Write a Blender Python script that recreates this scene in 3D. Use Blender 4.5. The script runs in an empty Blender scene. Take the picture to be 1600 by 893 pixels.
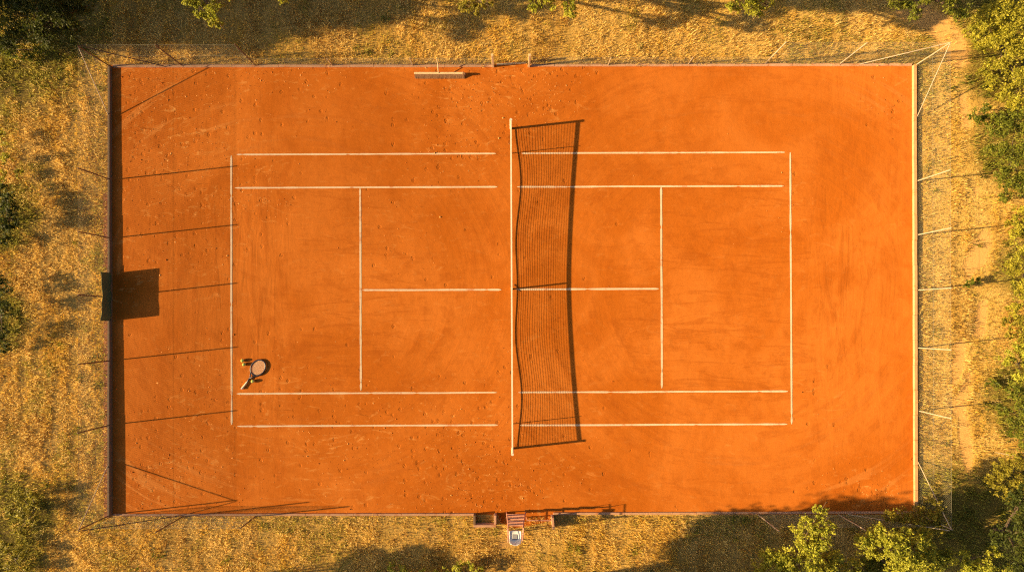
import bpy, math, random
import numpy as np
from mathutils import Vector

rng = np.random.default_rng(11)
random.seed(11)
S = 37.0            # metres on the ground are laid out at 37 units of survey per metre
U0, V0 = 800.0, 500.0
CAMZ = 25.0
SUN = Vector((1.0, 0.11, -0.366)).normalized()

sc = bpy.context.scene
C = sc.collection

def G(u, v, z=0.0):
    """survey coordinate (u to the east, v to the south) -> world"""
    return Vector(((u - U0) / S, (V0 - v) / S, z))

def D(u, v, z):
    """world point at height z that lies over survey sight line (u, v)"""
    k = (CAMZ - z) / CAMZ
    return Vector(((u - U0) / S * k, (V0 - v) / S * k, z))

# ------------------------------------------------------------------ objects
def tag(o, label=None, cat=None, group=None, kind=None):
    if label: o['label'] = label
    if cat: o['category'] = cat
    if group: o['group'] = group
    if kind: o['kind'] = kind
    return o

def empty(name, loc, label, cat, group=None):
    o = bpy.data.objects.new(name, None)
    C.objects.link(o)
    o.location = loc
    return tag(o, label, cat, group)

def link(name, me, mat, parent=None):
    o = bpy.data.objects.new(name, me)
    if mat: me.materials.append(mat)
    C.objects.link(o)
    if parent:
        o.parent = parent
        o.matrix_parent_inverse.identity()
    return o

def np_mesh(name, verts, faces, cols=None, smooth=False, uv=None):
    """verts (n,3), faces (m,k) all the same size, cols (n,3) point colours"""
    me = bpy.data.meshes.new(name)
    verts = np.asarray(verts, dtype=np.float32); faces = np.asarray(faces, dtype=np.int32)
    n, m, k = len(verts), len(faces), faces.shape[1]
    me.vertices.add(n); me.vertices.foreach_set('co', verts.ravel())
    me.loops.add(m * k); me.loops.foreach_set('vertex_index', faces.ravel())
    me.polygons.add(m)
    me.polygons.foreach_set('loop_start', np.arange(0, m * k, k, dtype=np.int32))
    if smooth:
        me.polygons.foreach_set('use_smooth', np.ones(m, dtype=bool))
    me.update(calc_edges=True)
    if cols is not None:
        a = me.attributes.new('tint', 'FLOAT_COLOR', 'POINT')
        c4 = np.ones((n, 4), dtype=np.float32); c4[:, :3] = cols
        a.data.foreach_set('color', c4.ravel())
    return me

class MB:
    """collects quads/tris of boxes, tubes and sheets into one mesh"""
    def __init__(s): s.v = []; s.f = []
    def box(s, a, b):
        x0, y0, z0 = a; x1, y1, z1 = b; n = len(s.v)
        s.v += [(x0,y0,z0),(x1,y0,z0),(x1,y1,z0),(x0,y1,z0),(x0,y0,z1),(x1,y0,z1),(x1,y1,z1),(x0,y1,z1)]
        s.f += [tuple(n+i for i in q) for q in ((3,2,1,0),(4,5,6,7),(0,1,5,4),(1,2,6,5),(2,3,7,6),(3,0,4,7))]
        return s
    def tube(s, pts, r, n=8, cap=True):
        pts = [Vector(p) for p in pts]
        rs = r if isinstance(r, (list, tuple)) else [r] * len(pts)
        base = len(s.v); up = None
        for i, p in enumerate(pts):
            d = (pts[min(i+1, len(pts)-1)] - pts[max(i-1, 0)]).normalized()
            if up is None: up = Vector((0,0,1)) if abs(d.z) < .9 else Vector((1,0,0))
            x = d.cross(up).normalized(); y = d.cross(x).normalized()
            for j in range(n):
                a = 2*math.pi*j/n
                s.v.append(tuple(p + (x*math.cos(a) + y*math.sin(a)) * rs[i]))
        for i in range(len(pts)-1):
            for j in range(n):
                a = base+i*n+j; b = base+i*n+(j+1) % n
                s.f.append((a, b, b+n, a+n))
        if cap:
            s.f.append(tuple(base+j for j in range(n))[::-1])
            s.f.append(tuple(base+(len(pts)-1)*n+j for j in range(n)))
        return s
    def beam(s, p, q, w, h, up=(0,0,1)):
        """rectangular bar from p to q; w sideways, h along up"""
        p = Vector(p); q = Vector(q); d = (q-p).normalized(); up = Vector(up)
        if abs(d.dot(up)) > .98: up = Vector((0,1,0))
        x = d.cross(up).normalized()*w/2; y = x.normalized().cross(d).normalized()*h/2
        n = len(s.v)
        for c in (p, q):
            for sx, sy in ((-1,-1),(1,-1),(1,1),(-1,1)): s.v.append(tuple(c + x*sx + y*sy))
        s.f += [(n,n+1,n+2,n+3),(n+7,n+6,n+5,n+4),(n,n+4,n+5,n+1),(n+1,n+5,n+6,n+2),(n+2,n+6,n+7,n+3),(n+3,n+7,n+4,n)]
        return s
    def build(s, name, mat, parent=None, smooth=False, bevel=0):
        me = bpy.data.meshes.new(name)
        org = Vector(parent_world(parent)) if parent else Vector((0,0,0))
        me.from_pydata([tuple(Vector(v)-org) for v in s.v], [], s.f)
        if smooth:
            for p in me.polygons: p.use_smooth = True
        me.update()
        o = link(name, me, mat, parent)
        if bevel:
            m = o.modifiers.new('bevel', 'BEVEL'); m.width = bevel; m.segments = 2; m.limit_method = 'ANGLE'
        return o

def parent_world(o):
    v = Vector((0,0,0))
    while o:
        v += o.location; o = o.parent
    return v

# ------------------------------------------------------------------ noise
def vnoise(x, y, seed=0):
    x = np.asarray(x, dtype=float); y = np.asarray(y, dtype=float)
    xi = np.floor(x).astype(np.int64); yi = np.floor(y).astype(np.int64)
    xf = x - xi; yf = y - yi
    xf = xf*xf*(3-2*xf); yf = yf*yf*(3-2*yf)
    def h(a, b):
        n = (a*374761393 + b*668265263 + seed*1442695041) & 0x7fffffff
        n = ((n ^ (n >> 13)) * 1274126177) & 0x7fffffff
        return ((n ^ (n >> 16)) & 0xffff) / 65535.0
    return (h(xi,yi)*(1-xf)+h(xi+1,yi)*xf)*(1-yf) + (h(xi,yi+1)*(1-xf)+h(xi+1,yi+1)*xf)*yf

def fbm(x, y, seed=0, oct=4):
    t = 0; a = .5; s = 0
    for i in range(oct):
        t = t + a*vnoise(x*2**i, y*2**i, seed+i*7); s += a; a *= .5
    return t/s

# ------------------------------------------------------------------ materials
class NT:
    def __init__(s, name):
        m = bpy.data.materials.new(name); m.use_nodes = True
        s.m = m; s.t = m.node_tree; s.n = s.t.nodes; s.n.clear()
        s.out = s.n.new('ShaderNodeOutputMaterial')
    def new(s, typ, **kw):
        n = s.n.new(typ)
        for k, v in kw.items():
            if k in n.inputs: s.set(n.inputs[k], v)
            else: setattr(n, k, v)
        return n
    def set(s, inp, v):
        if hasattr(v, 'is_linked') or hasattr(v, 'links'): s.t.links.new(v, inp)
        elif hasattr(v, 'outputs'): s.t.links.new(v.outputs[0], inp)
        else: inp.default_value = v
    def math(s, op, a, b=None, c=None):
        n = s.n.new('ShaderNodeMath'); n.operation = op
        s.set(n.inputs[0], a)
        if b is not None: s.set(n.inputs[1], b)
        if c is not None: s.set(n.inputs[2], c)
        return n.outputs[0]
    def mix(s, f, a, b, blend='MIX'):
        n = s.n.new('ShaderNodeMix'); n.data_type = 'RGBA'; n.blend_type = blend
        s.set(n.inputs[0], f)
        s.set(n.inputs[6], a if not isinstance(a, tuple) else (*a, 1)); s.set(n.inputs[7], b if not isinstance(b, tuple) else (*b, 1))
        return n.outputs[2]
    def ramp(s, f, lo, hi):
        n = s.n.new('ShaderNodeMapRange'); n.interpolation_type = 'SMOOTHSTEP'
        s.set(n.inputs[0], f); n.inputs[1].default_value = lo; n.inputs[2].default_value = hi
        return n.outputs[0]
    def noise(s, vec, scale, detail=3, rough=.5, dist=0):
        n = s.n.new('ShaderNodeTexNoise'); s.t.links.new(vec, n.inputs['Vector'])
        n.inputs['Scale'].default_value = scale; n.inputs['Detail'].default_value = detail
        n.inputs['Roughness'].default_value = rough; n.inputs['Distortion'].default_value = dist
        return n.outputs[0]
    def pos(s): 
        return s.new('ShaderNodeNewGeometry').outputs['Position']
    def mapping(s, vec, scale=(1,1,1), rot=(0,0,0), loc=(0,0,0)):
        n = s.n.new('ShaderNodeMapping'); s.t.links.new(vec, n.inputs[0])
        n.inputs['Scale'].default_value = scale; n.inputs['Rotation'].default_value = rot; n.inputs['Location'].default_value = loc
        return n.outputs[0]

def basic(name, col, rough=.6, metal=0, var=.25, scale=6, bump=.3, bscale=40, dirt=None, dirtamt=.4, diff=0.0):
    t = NT(name); p = t.pos()
    n1 = t.noise(p, scale, 4, .6)
    dark = tuple(c*(1-var) for c in col); lite = tuple(min(1, c*(1+var*.6)) for c in col)
    c = t.mix(n1, dark, lite)
    if dirt:
        n2 = t.ramp(t.noise(p, scale*1.7, 5, .7), .5, .75)
        c = t.mix(t.math('MULTIPLY', n2, dirtamt), c, dirt)
    b = t.new('ShaderNodeBump'); b.inputs['Strength'].default_value = bump; b.inputs['Distance'].default_value = .01
    t.set(b.inputs['Height'], t.noise(p, bscale, 4, .6))
    s = t.new('ShaderNodeBsdfPrincipled')
    t.set(s.inputs['Base Color'], c); s.inputs['Roughness'].default_value = rough; s.inputs['Metallic'].default_value = metal
    s.inputs['Diffuse Roughness'].default_value = diff
    t.set(s.inputs['Normal'], b); t.set(t.out.inputs[0], s)
    return t.m

CLAY = (.54, .150, .012)
def clay_material():
    t = NT('clay'); p = t.pos()
    at = t.new('ShaderNodeAttribute', attribute_name='tint')   # R = scuffing, G = damp/dark, B = drag-mat sweep
    sep = t.new('ShaderNodeSeparateColor'); t.t.links.new(at.outputs['Color'], sep.inputs[0])
    scuff, damp, sweep = sep.outputs[0], sep.outputs[1], sep.outputs[2]
    big = t.noise(p, .22, 5, .6, .9)
    mid = t.noise(p, .9, 5, .6, .8)
    col = t.mix(t.ramp(big, .35, .65), (.50,.130,.009), (.605,.180,.022))
    col = t.mix(t.math('MULTIPLY', t.ramp(mid, .50, .68), .42), col, (.42,.100,.006))
    # long soft drag marks, wider than long
    st = t.noise(t.mapping(p, (.35, 2.2, 1)), 1.0, 6, .68, 1.4)
    sv = t.noise(t.mapping(p, (2.2, .35, 1), loc=(7,3,0)), 1.0, 5, .62, .9)
    # arcs left by dragging the court in loops round each half
    sx = t.new('ShaderNodeSeparateXYZ'); t.t.links.new(p, sx.inputs[0])
    ex = t.math('SUBTRACT', t.math('ABSOLUTE', t.math('SUBTRACT', sx.outputs[0], .2)), 9.3)
    ey = t.math('MULTIPLY', t.math('SUBTRACT', sx.outputs[1], 1.3), 1.12)
    dd = t.math('SQRT', t.math('ADD', t.math('MULTIPLY', ex, ex), t.math('MULTIPLY', ey, ey)))
    an = t.math('ARCTAN2', ey, t.math('ABSOLUTE', ex))
    rv = t.new('ShaderNodeCombineXYZ'); t.set(rv.inputs[0], t.math('MULTIPLY', dd, 2.1)); t.set(rv.inputs[1], t.math('MULTIPLY', an, 1.6)); t.set(rv.inputs[2], t.math('MULTIPLY', t.math('SIGN', sx.outputs[0]), 7.0))
    ring = t.noise(rv.outputs[0], 1.0, 5, .62, .5)
    stv = t.mix(t.math('MULTIPLY', t.ramp(dd, 3.5, 7.0), .60), t.mix(sweep, st, sv), ring)
    col = t.mix(t.math('MULTIPLY', t.ramp(stv, .49, .62), .42), col, (.39,.092,.006))
    # pale ridges pushed up at the outer edge of the drag loops, strongest on the left half
    rim = t.math('MULTIPLY', t.ramp(ring, .56, .66), t.math('MULTIPLY', t.ramp(dd, 5.0, 8.0), t.math('MULTIPLY', t.math('ADD', .10, t.math('MULTIPLY', scuff, .75)), t.ramp(t.math('ABSOLUTE', t.math('SUBTRACT', sx.outputs[0], .2)), 4.0, 8.5))))
    col = t.mix(rim, col, (.68,.25,.05))
    # pale dry dust wisps
    dust = t.ramp(t.noise(t.mapping(p, (.7,1.5,1), loc=(3,9,0)), 1.4, 6, .70, 2.4), .55, .70)
    dustm = t.math('MULTIPLY', dust, t.math('ADD', t.math('MULTIPLY', scuff, 1.0), .10))
    col = t.mix(dustm, col, (.74,.33,.08))
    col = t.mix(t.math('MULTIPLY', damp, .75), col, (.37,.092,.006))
    # speckle
    sp = t.noise(p, 26, 3, .7)
    col = t.mix(t.math('MULTIPLY', t.ramp(sp, .60, .8), .3), col, (.32,.07,.012))
    # bump: grain, shoe prints, sliding grooves
    gr = t.noise(p, 34, 4, .65)
    und = t.noise(p, 1.6, 4, .55)
    vor = t.new('ShaderNodeTexVoronoi'); t.set(vor.inputs['Vector'], t.mapping(p, (3.6, 3.0, 1))); vor.inputs['Scale'].default_value = 1.0
    pick = t.new('ShaderNodeSeparateColor'); t.t.links.new(vor.outputs['Color'], pick.inputs[0])
    dent = t.ramp(vor.outputs['Distance'], .34, .12)
    thr = t.math('SUBTRACT', 1.0, t.math('MULTIPLY', t.math('SUBTRACT', scuff, .06), .62))
    on = t.math('GREATER_THAN', pick.outputs[0], thr)
    dent = t.math('MULTIPLY', dent, on)
    inner = t.noise(p, 14, 3, .7)
    dent = t.math('MULTIPLY', dent, t.ramp(inner, .35, .65))
    grv = t.ramp(t.noise(t.mapping(p, (.8,6,1), rot=(0,0,.25)), 1.2, 4, .6, 1.2), .62, .76)
    h = t.math('MULTIPLY', gr, .0030)
    h = t.math('ADD', h, t.math('MULTIPLY', und, .020))
    h = t.math('SUBTRACT', h, t.math('MULTIPLY', dent, .022))
    h = t.math('ADD', h, t.math('MULTIPLY', t.math('MULTIPLY', grv, scuff), .016))
    h = t.math('ADD', h, t.math('MULTIPLY', stv, .022))
    b = t.new('ShaderNodeBump'); b.inputs['Strength'].default_value = 1; b.inputs['Distance'].default_value = 1
    t.set(b.inputs['Height'], h)
    s = t.new('ShaderNodeBsdfPrincipled')
    t.set(s.inputs['Base Color'], col); s.inputs['Roughness'].default_value = .95
    s.inputs['Diffuse Roughness'].default_value = .45; s.inputs['Specular IOR Level'].default_value = .1
    t.set(s.inputs['Normal'], b); t.set(t.out.inputs[0], s)
    return t.m

def soil_material():
    t = NT('dry_soil'); p = t.pos()
    at = t.new('ShaderNodeAttribute', attribute_name='tint')   # R = bare sand, G = green cover
    sep = t.new('ShaderNodeSeparateColor'); t.t.links.new(at.outputs['Color'], sep.inputs[0])
    n = t.noise(p, .8, 5, .6); f = t.noise(p, 9, 5, .7); g = t.noise(p, 30, 4, .7)
    c = t.mix(t.ramp(n, .35, .65), (.64,.41,.09), (.72,.49,.14))
    c = t.mix(t.math('MULTIPLY', t.ramp(f, .48, .68), .75), c, (.22,.11,.02))
    c = t.mix(t.math('MULTIPLY', t.ramp(f, .52, .38), .35), c, (.62,.36,.10))
    c = t.mix(t.math('MULTIPLY', sep.outputs[1], .8), c, t.mix(t.ramp(f,.4,.6), (.09,.08,.012), (.22,.17,.03)))
    edge = t.ramp(t.math('ADD', sep.outputs[0], t.math('MULTIPLY', t.math('SUBTRACT', f, .5), .9)), .35, .65)
    c = t.mix(edge, c, t.mix(g, (.60,.34,.10), (.66,.40,.13)))
    b = t.new('ShaderNodeBump'); b.inputs['Strength'].default_value = 1; b.inputs['Distance'].default_value = 1
    h = t.math('ADD', t.math('MULTIPLY', f, .06), t.math('MULTIPLY', g, .02))
    t.set(b.inputs['Height'], t.math('MULTIPLY', h, t.math('SUBTRACT', 1.0, t.math('MULTIPLY', edge, .75))))
    s = t.new('ShaderNodeBsdfPrincipled')
    t.set(s.inputs['Base Color'], c); s.inputs['Roughness'].default_value = .95; s.inputs['Diffuse Roughness'].default_value = 1.0
    s.inputs['Specular IOR Level'].default_value = .1
    t.set(s.inputs['Normal'], b); t.set(t.out.inputs[0], s)
    return t.m

def tinted_leaf(name, trans=.3, rough=.6, spec=.3):
    t = NT(name)
    at = t.new('ShaderNodeAttribute', attribute_name='tint')
    s = t.new('ShaderNodeBsdfPrincipled')
    t.set(s.inputs['Base Color'], at.outputs['Color']); s.inputs['Roughness'].default_value = rough
    s.inputs['Specular IOR Level'].default_value = spec
    tr = t.new('ShaderNodeBsdfTranslucent'); t.set(tr.inputs['Color'], at.outputs['Color'])
    mx = t.new('ShaderNodeMixShader'); mx.inputs[0].default_value = trans
    t.set(mx.inputs[1], s); t.set(mx.inputs[2], tr); t.set(t.out.inputs[0], mx)
    return t.m

def line_material():
    t = NT('line_tape'); p = t.pos()
    n = t.noise(p, 5, 5, .7); n2 = t.noise(p, 1.3, 4, .6)
    c = t.mix(t.ramp(n, .3, .7), (.72,.53,.33), (.82,.66,.46))
    d = t.ramp(t.math('ADD', t.math('MULTIPLY', n, .6), t.math('MULTIPLY', n2, .5)), .56, .72)
    c = t.mix(t.math('MULTIPLY', d, .75), c, CLAY)
    s = t.new('ShaderNodeBsdfPrincipled')
    t.set(s.inputs['Base Color'], c); s.inputs['Roughness'].default_value = .7
    s.inputs['Diffuse Roughness'].default_value = .8
    t.set(t.out.inputs[0], s)
    return t.m

M = {
 'clay': clay_material(), 'soil': soil_material(), 'line': line_material(),
 'leaf': tinted_leaf('leaves', .42), 'grass': tinted_leaf('grass', .42, .7, .15),
 'crumb': tinted_leaf('clay_crumb', 0, .9, .1),
 'kerb': basic('kerb_concrete', (.56,.33,.15), .85, var=.3, scale=3, bump=.6, bscale=25, dirt=CLAY, dirtamt=.7, diff=1),
 'kerbp': basic('kerb_pink_concrete', (.60,.34,.20), .85, var=.35, scale=2.5, bump=.6, bscale=25, dirt=(.50,.14,.015), dirtamt=1.0, diff=1),
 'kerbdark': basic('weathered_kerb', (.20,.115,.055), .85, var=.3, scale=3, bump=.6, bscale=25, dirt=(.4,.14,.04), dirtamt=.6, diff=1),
 'brick': basic('brick_edging', (.46,.15,.05), .9, var=.45, scale=7, bump=.8, bscale=18, dirt=(.50,.30,.10), dirtamt=.6, diff=1),
 'post': basic('galvanised_post', (.46,.37,.25), .55, .0, var=.25, scale=5, dirt=(.25,.13,.06), dirtamt=.5),
 'postshade': basic('shaded_side_post', (.13,.075,.045), .7, .0, var=.35, scale=5, dirt=(.05,.03,.02), dirtamt=.5),  # shade of the sunless side is put into this darker post colour
 'wire': basic('galvanised_wire', (.30,.28,.20), .6, .0, var=.3, scale=8, bump=0),
 'rust': basic('weathered_red_tube', (.62,.30,.20), .6, 0, var=.35, scale=6, dirt=(.30,.10,.04), dirtamt=.6),
 'wood': basic('bleached_wood', (.72,.54,.30), .75, var=.3, scale=5, dirt=(.35,.18,.07), dirtamt=.5),
 'bristle': basic('dark_bristle', (.26,.13,.055), .9, var=.5, scale=12, bump=1, bscale=60),
 'white': basic('white_plastic', (.80,.82,.80), .4, var=.08, scale=5, bump=.1, dirt=(.45,.35,.25), dirtamt=.3),
 'greypl': basic('grey_plastic', (.30,.30,.32), .5, var=.2),
 'green': basic('green_windscreen', (.07,.12,.045), .8, var=.35, scale=3, bump=.5, bscale=50, dirt=(.05,.07,.03), dirtamt=.5),
 'band': basic('net_band_canvas', (.80,.70,.50), .8, var=.15, scale=6, dirt=(.5,.3,.14), dirtamt=.5),
 'cord': basic('net_cord', (.035,.028,.020), .8, var=.3),
 'black': basic('dark_frame_paint', (.03,.025,.035), .35, var=.3),
 'grip': basic('pale_grip', (.72,.58,.40), .7, var=.3, scale=20),
 'string': basic('racket_string', (.80,.46,.24), .5, var=.1),
 'ball': basic('tennis_ball_felt', (.72,.78,.10), .9, var=.15, scale=30, bump=1, bscale=120, diff=1),
 'bark': basic('bark', (.11,.075,.045), .9, var=.4, scale=8, bump=1, bscale=25),
 'steelw': basic('white_net_post', (.75,.66,.50), .45, var=.2, scale=8, dirt=(.45,.2,.07), dirtamt=.5),
}

# ------------------------------------------------------------------ terrain
def smooth(a, lo, hi):
    t = np.clip((a-lo)/(hi-lo), 0, 1); return t*t*(3-2*t)

def seg_dist(x, y, pts):
    """distance from points to a polyline given in survey units -> metres"""
    best = np.full(np.shape(x), 1e9)
    P = [G(u, v) for u, v in pts]
    for a, b in zip(P[:-1], P[1:]):
        dx, dy = b.x-a.x, b.y-a.y; L = dx*dx+dy*dy+1e-9
        t = np.clip(((x-a.x)*dx+(y-a.y)*dy)/L, 0, 1)
        best = np.minimum(best, np.hypot(x-(a.x+t*dx), y-(a.y+t*dy)))
    return best

PATHS = [([(1430,18),(1465,40),(1488,66),(1497,88)], .55), ([(1505,150),(1512,230),(1525,300)], .22), ([(1528,440),(1535,480),(1530,520)],.25), ([(1512,590),(1500,640),(1515,730)], .28),
         ([(1535,375),(1518,430)], .5), ([(130,805),(170,850),(230,900),(300,960)], .55), ([(790,860),(800,900),(790,960)], .6),
         ([(1100,-80),(1290,-40),(1430,18)], .6), ([(1500,540),(1490,640)],.3)]
def sand_field(x, y):
    s = np.zeros(np.shape(x))
    brk = smooth(fbm(x*1.1+3, y*.8, 71), .36, .60)
    for k, (pts, w) in enumerate(PATHS):
        s = np.maximum(s, (1 - smooth(seg_dist(x, y, pts), w*.2, w*1.9))*.85*(1 if k == 0 else brk))
    return s
GREENS = [(1590,60,2.6),(1560,110,1.6),(1585,230,1.8),(1600,420,1.3),(1600,620,1.8),(1480,800,2.2),(1570,830,3),(20,40,3.6),(15,340,1.3),(0,500,1.3),(36,800,1.5),(20,870,1.5),(1560,20,2)]
def green_field(x, y):
    s = np.zeros(np.shape(x))
    for u, v, r in GREENS:
        p = G(u, v); s = np.maximum(s, 1 - smooth(np.hypot(x-p.x, y-p.y), r*.5, r*1.3))
    return s

fx = np.concatenate([[-300,-150,-80,-50,-38], np.arange(-32, 32.01, .3), [38,50,80,150,300]])
fy = np.concatenate([[-300,-150,-80,-40,-26], np.arange(-20, 22.01, .3), [27,40,80,150,300]])
def grid_mesh(name, xs, ys, z, colfn):
    X, Y = np.meshgrid(xs, ys); nx, ny = len(xs), len(ys)
    V = np.stack([X.ravel(), Y.ravel(), np.full(X.size, z)], 1)
    i = np.arange(nx*ny).reshape(ny, nx)
    F = np.stack([i[:-1,:-1].ravel(), i[:-1,1:].ravel(), i[1:,1:].ravel(), i[1:,:-1].ravel()], 1)
    return np_mesh(name, V, F, colfn(X.ravel(), Y.ravel()))
gm = grid_mesh('ground', fx, fy, 0, lambda x, y: np.stack([sand_field(x,y), green_field(x,y), x*0], 1))
tag(link('ground', gm, M['soil']), kind='structure')

# the clay court surface
SCUFFS = [(770,170,1.9,1.0),(820,120,1.6,.9),(740,130,1.5,.8),(860,150,1.2,.6),(720,230,1.3,.5),(230,150,1.5,.7),(300,200,1.8,.55),(240,260,1.6,.6),(290,330,1.5,.5),
  (330,400,1.3,.5),(390,330,1.5,.45),(430,130,2.4,.35),(300,650,1.6,.4),(240,720,1.3,.7),(240,760,1.2,.8),(560,700,2.5,.5),(700,690,2.2,.55),(760,740,1.8,.7),
  (850,760,1.8,.55),(330,560,1.2,.4),(640,370,2,.3),(770,790,1.5,1.0),(1390,140,1.4,.4),(1370,780,1.3,.8),(1290,740,1.2,.3),(1250,350,1.5,.25),(1270,620,1.4,.3),
  (1230,300,1,.2),(1120,720,1.2,.2),(420,300,1.6,.3),(650,240,1.5,.3),(340,740,2,.4),(450,640,2,.35),(800,560,.9,.2),(905,690,1.3,.25),(220,420,1.2,.6)]
def court_cols(x, y):
    s = np.full(np.shape(x), .12)
    for u, v, r, a in SCUFFS:
        p = G(u, v); s = s + a*np.exp(-((x-p.x)**2+(y-p.y)**2)/(r*r))
    # a worn strip along each kerb
    top = G(0,104).y; bot = G(0,802).y; lef = G(176,0).x; rig = G(1424,0).x
    s = s + .45*np.exp(-np.abs(y-top)/.7)*(x < 4) + .3*np.exp(-np.abs(y-bot)/.6)
    s = s + .4*np.exp(-np.abs(x-lef)/1.2)
    s = s * (.6+.8*fbm(x*.5, y*.5, 5))
    s = s - .10*smooth(x, 0, 12)
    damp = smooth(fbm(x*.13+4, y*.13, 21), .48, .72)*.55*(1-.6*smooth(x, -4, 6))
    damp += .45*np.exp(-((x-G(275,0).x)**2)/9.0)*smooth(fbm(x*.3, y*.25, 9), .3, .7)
    sweep = 1-smooth(x, G(380,0).x, G(520,0).x)
    sweep = np.maximum(sweep, smooth(x, G(1240,0).x, G(1300,0).x))
    return np.clip(np.stack([s, damp, sweep], 1), 0, 1)
L0, R0, T0, B0 = G(170,0).x, G(1429,0).x, G(0,102).y, G(0,803).y
cm = grid_mesh('clay_court', np.linspace(L0, R0, 150), np.linspace(B0, T0, 90), .004, court_cols)
tag(link('clay_court', cm, M['clay']), kind='structure')
# clay threshold in the south entrance and north gate, spilling out
def blob_sheet(name, pts, z, colfn, mat):
    c = sum((G(*p) for p in pts), Vector())/len(pts)
    V = [(c.x, c.y, z)]; n = len(pts)*10
    for i in range(n):
        a = i/10; k = int(a); f = a-k
        p = G(*pts[k]).lerp(G(*pts[(k+1) % len(pts)]), f)
        d = 1+.10*(vnoise(np.array([i*.9]), np.array([3.3]), 4)[0]-.5)
        V.append((c.x+(p.x-c.x)*d, c.y+(p.y-c.y)*d, z))
    F = [(0, 1+i, 1+(i+1) % n) for i in range(n)]
    V = np.array(V)
    return link(name, np_mesh(name, V, F, colfn(V[:,0], V[:,1])), mat)
tag(blob_sheet('path', [(777,801),(862,801),(861,811),(845,817),(820,822),(800,824),(782,814)], .008, court_cols, M['clay']), kind='structure')
tag(blob_sheet('path', [(772,106),(826,104),(826,100),(800,96),(772,100)], .010, court_cols, M['clay']), kind='structure')

# ------------------------------------------------------------------ kerbs
def kerb(label, u0, v0, u1, v1, h, mat, group='kerbs round the court', w=.12):
    """kerb strip between two survey points, height h (or (h0,h1)), built from short lengths with tiny steps"""
    a = G(u0, v0); b = G(u1, v1); L = (b-a).length; n = max(2, int(L/1.0))
    h0, h1 = h if isinstance(h, tuple) else (h, h)
    d = (b-a)/L; nn = Vector((-d.y, d.x, 0))*w/2
    mb = MB()
    for i in range(n):
        j = random.uniform(-.004, .004)
        p = a.lerp(b, i/n) + d*.003 + nn.normalized()*j; q = a.lerp(b, (i+1)/n) - d*.003 + nn.normalized()*j
        hh = h0+(h1-h0)*(i+.5)/n + random.uniform(-.006, .006)
        k = len(mb.v)
        for c in (p-nn, q-nn, q+nn, p+nn): mb.v.append((c.x, c.y, -.05))
        for c in (p-nn, q-nn, q+nn, p+nn): mb.v.append((c.x, c.y, hh))
        mb.f += [tuple(k+i for i in q) for q in ((3,2,1,0),(4,5,6,7),(0,1,5,4),(1,2,6,5),(2,3,7,6),(3,0,4,7))]
    o = mb.build('kerb', mat, bevel=.008)
    return tag(o, label, 'kerb', group)

kerb('dark low kerb along the left end of the court under the fence', 173.5, 104, 174.5, 805, (.145,.215), M['kerbdark'], w=.09)
kerb('pale sunlit kerb along the right end of the court', 1427, 103, 1429.5, 803, (.12,.12), M['kerb'], w=.13)
kerb('pink kerb along the top side between left corner and drag brush gate', 177, 103.5, 769, 103, .05, M['kerbp'], w=.12)
kerb('pink kerb along the top side right of the open gate', 829, 102.5, 1424, 101.5, .05, M['kerbp'], w=.10)
kerb('kerb along the bottom side from left corner to the sunken brick box', 177, 803.5, 741, 802.5, .055, M['kerbp'], w=.09)
kerb('kerb along the bottom side from umpire chair to right corner', 864, 801.5, 1424, 799.5, .055, M['kerbp'], w=.09)

# brick edging strip outside the left kerb
mb = MB(); y = G(0,300).y
while y > G(0,803).y:
    x1 = G(171,0).x + random.uniform(-.012,.012); wd = .17 + random.uniform(-.02,.03)
    mb.box((x1-wd-.04, y-.20, -.02), (x1, y-.012, .05+random.uniform(-.012,.012))); y -= .215
tag(mb.build('brick_edging', M['brick'], bevel=.01), 'row of orange bricks laid outside the left kerb', 'edging')

# recess walls at the bottom entrance
def recess(label, segs, h, mats):
    root = empty('brick_recess', G(*segs[0][0]), label, 'low wall', 'low walls beside the bottom entrance')
    for (p, q), m in zip(segs, mats):
        a = G(*p); b = G(*q); mb = MB()
        mb.beam((a.x, a.y, h/2-.02), (b.x, b.y, h/2-.02), .10, h+.04)
        mb.build('wall_side', M[m], root, bevel=.01)
    return root
recess('sunken brick box left of the bottom entrance with dark shaded inside', [((742,801),(742,815.5)), ((740.7,817.5),(775.3,817.5)), ((774,801),(774,815.5))], .30, ['kerbdark','kerbp','kerbp'])
recess('short brick wall right of the bottom entrance casting dark shade on plants', [((862.5,803),(864,821))], .42, ['kerbp'])

# ------------------------------------------------------------------ court lines
LG = 'white lines marking the tennis court'
def court_line(label, u0, v0, u1, v1, w=.085, gaps=()):
    w = w*.90
    a = G(u0, v0); b = G(u1, v1); L = (b-a).length; d = (b-a)/L; n = Vector((-d.y, d.x, 0))
    N = max(8, int(L/.12)); V = []; F = []; F2 = []
    off = random.uniform(0, 50)
    for i in range(N+1):
        t = i/N; s = t*L
        wob = .012*(vnoise(np.array([s*.5+off]), np.array([1.]), 2)[0]-.5)
        ww = w*(.80+.34*vnoise(np.array([s*2.3+off]), np.array([5.]), 3)[0])
        e = min(1, min(s, L-s)/.10); ww *= .35+.65*max(0, e)
        c = a.lerp(b, t) + n*wob
        V += [tuple(c-n*ww/2), tuple(c+n*ww/2)]
    V = [(x, y, .010) for x, y, _ in V]
    skip = set()
    for g in gaps:
        k = int(g*N); skip.add(k)
    for i in skip:
        for j in (2*i, 2*i+1):
            c = Vector(((V[2*i][0]+V[2*i+1][0])/2, (V[2*i][1]+V[2*i+1][1])/2, .010))
            V[j] = tuple(c.lerp(Vector(V[j]), .25))
    F = [(2*i, 2*i+2, 2*i+3, 2*i+1) for i in range(N)]
    o = link('court_line', np_mesh('court_line', V, F), M['line'])
    return tag(o, label, 'court line', LG)
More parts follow.
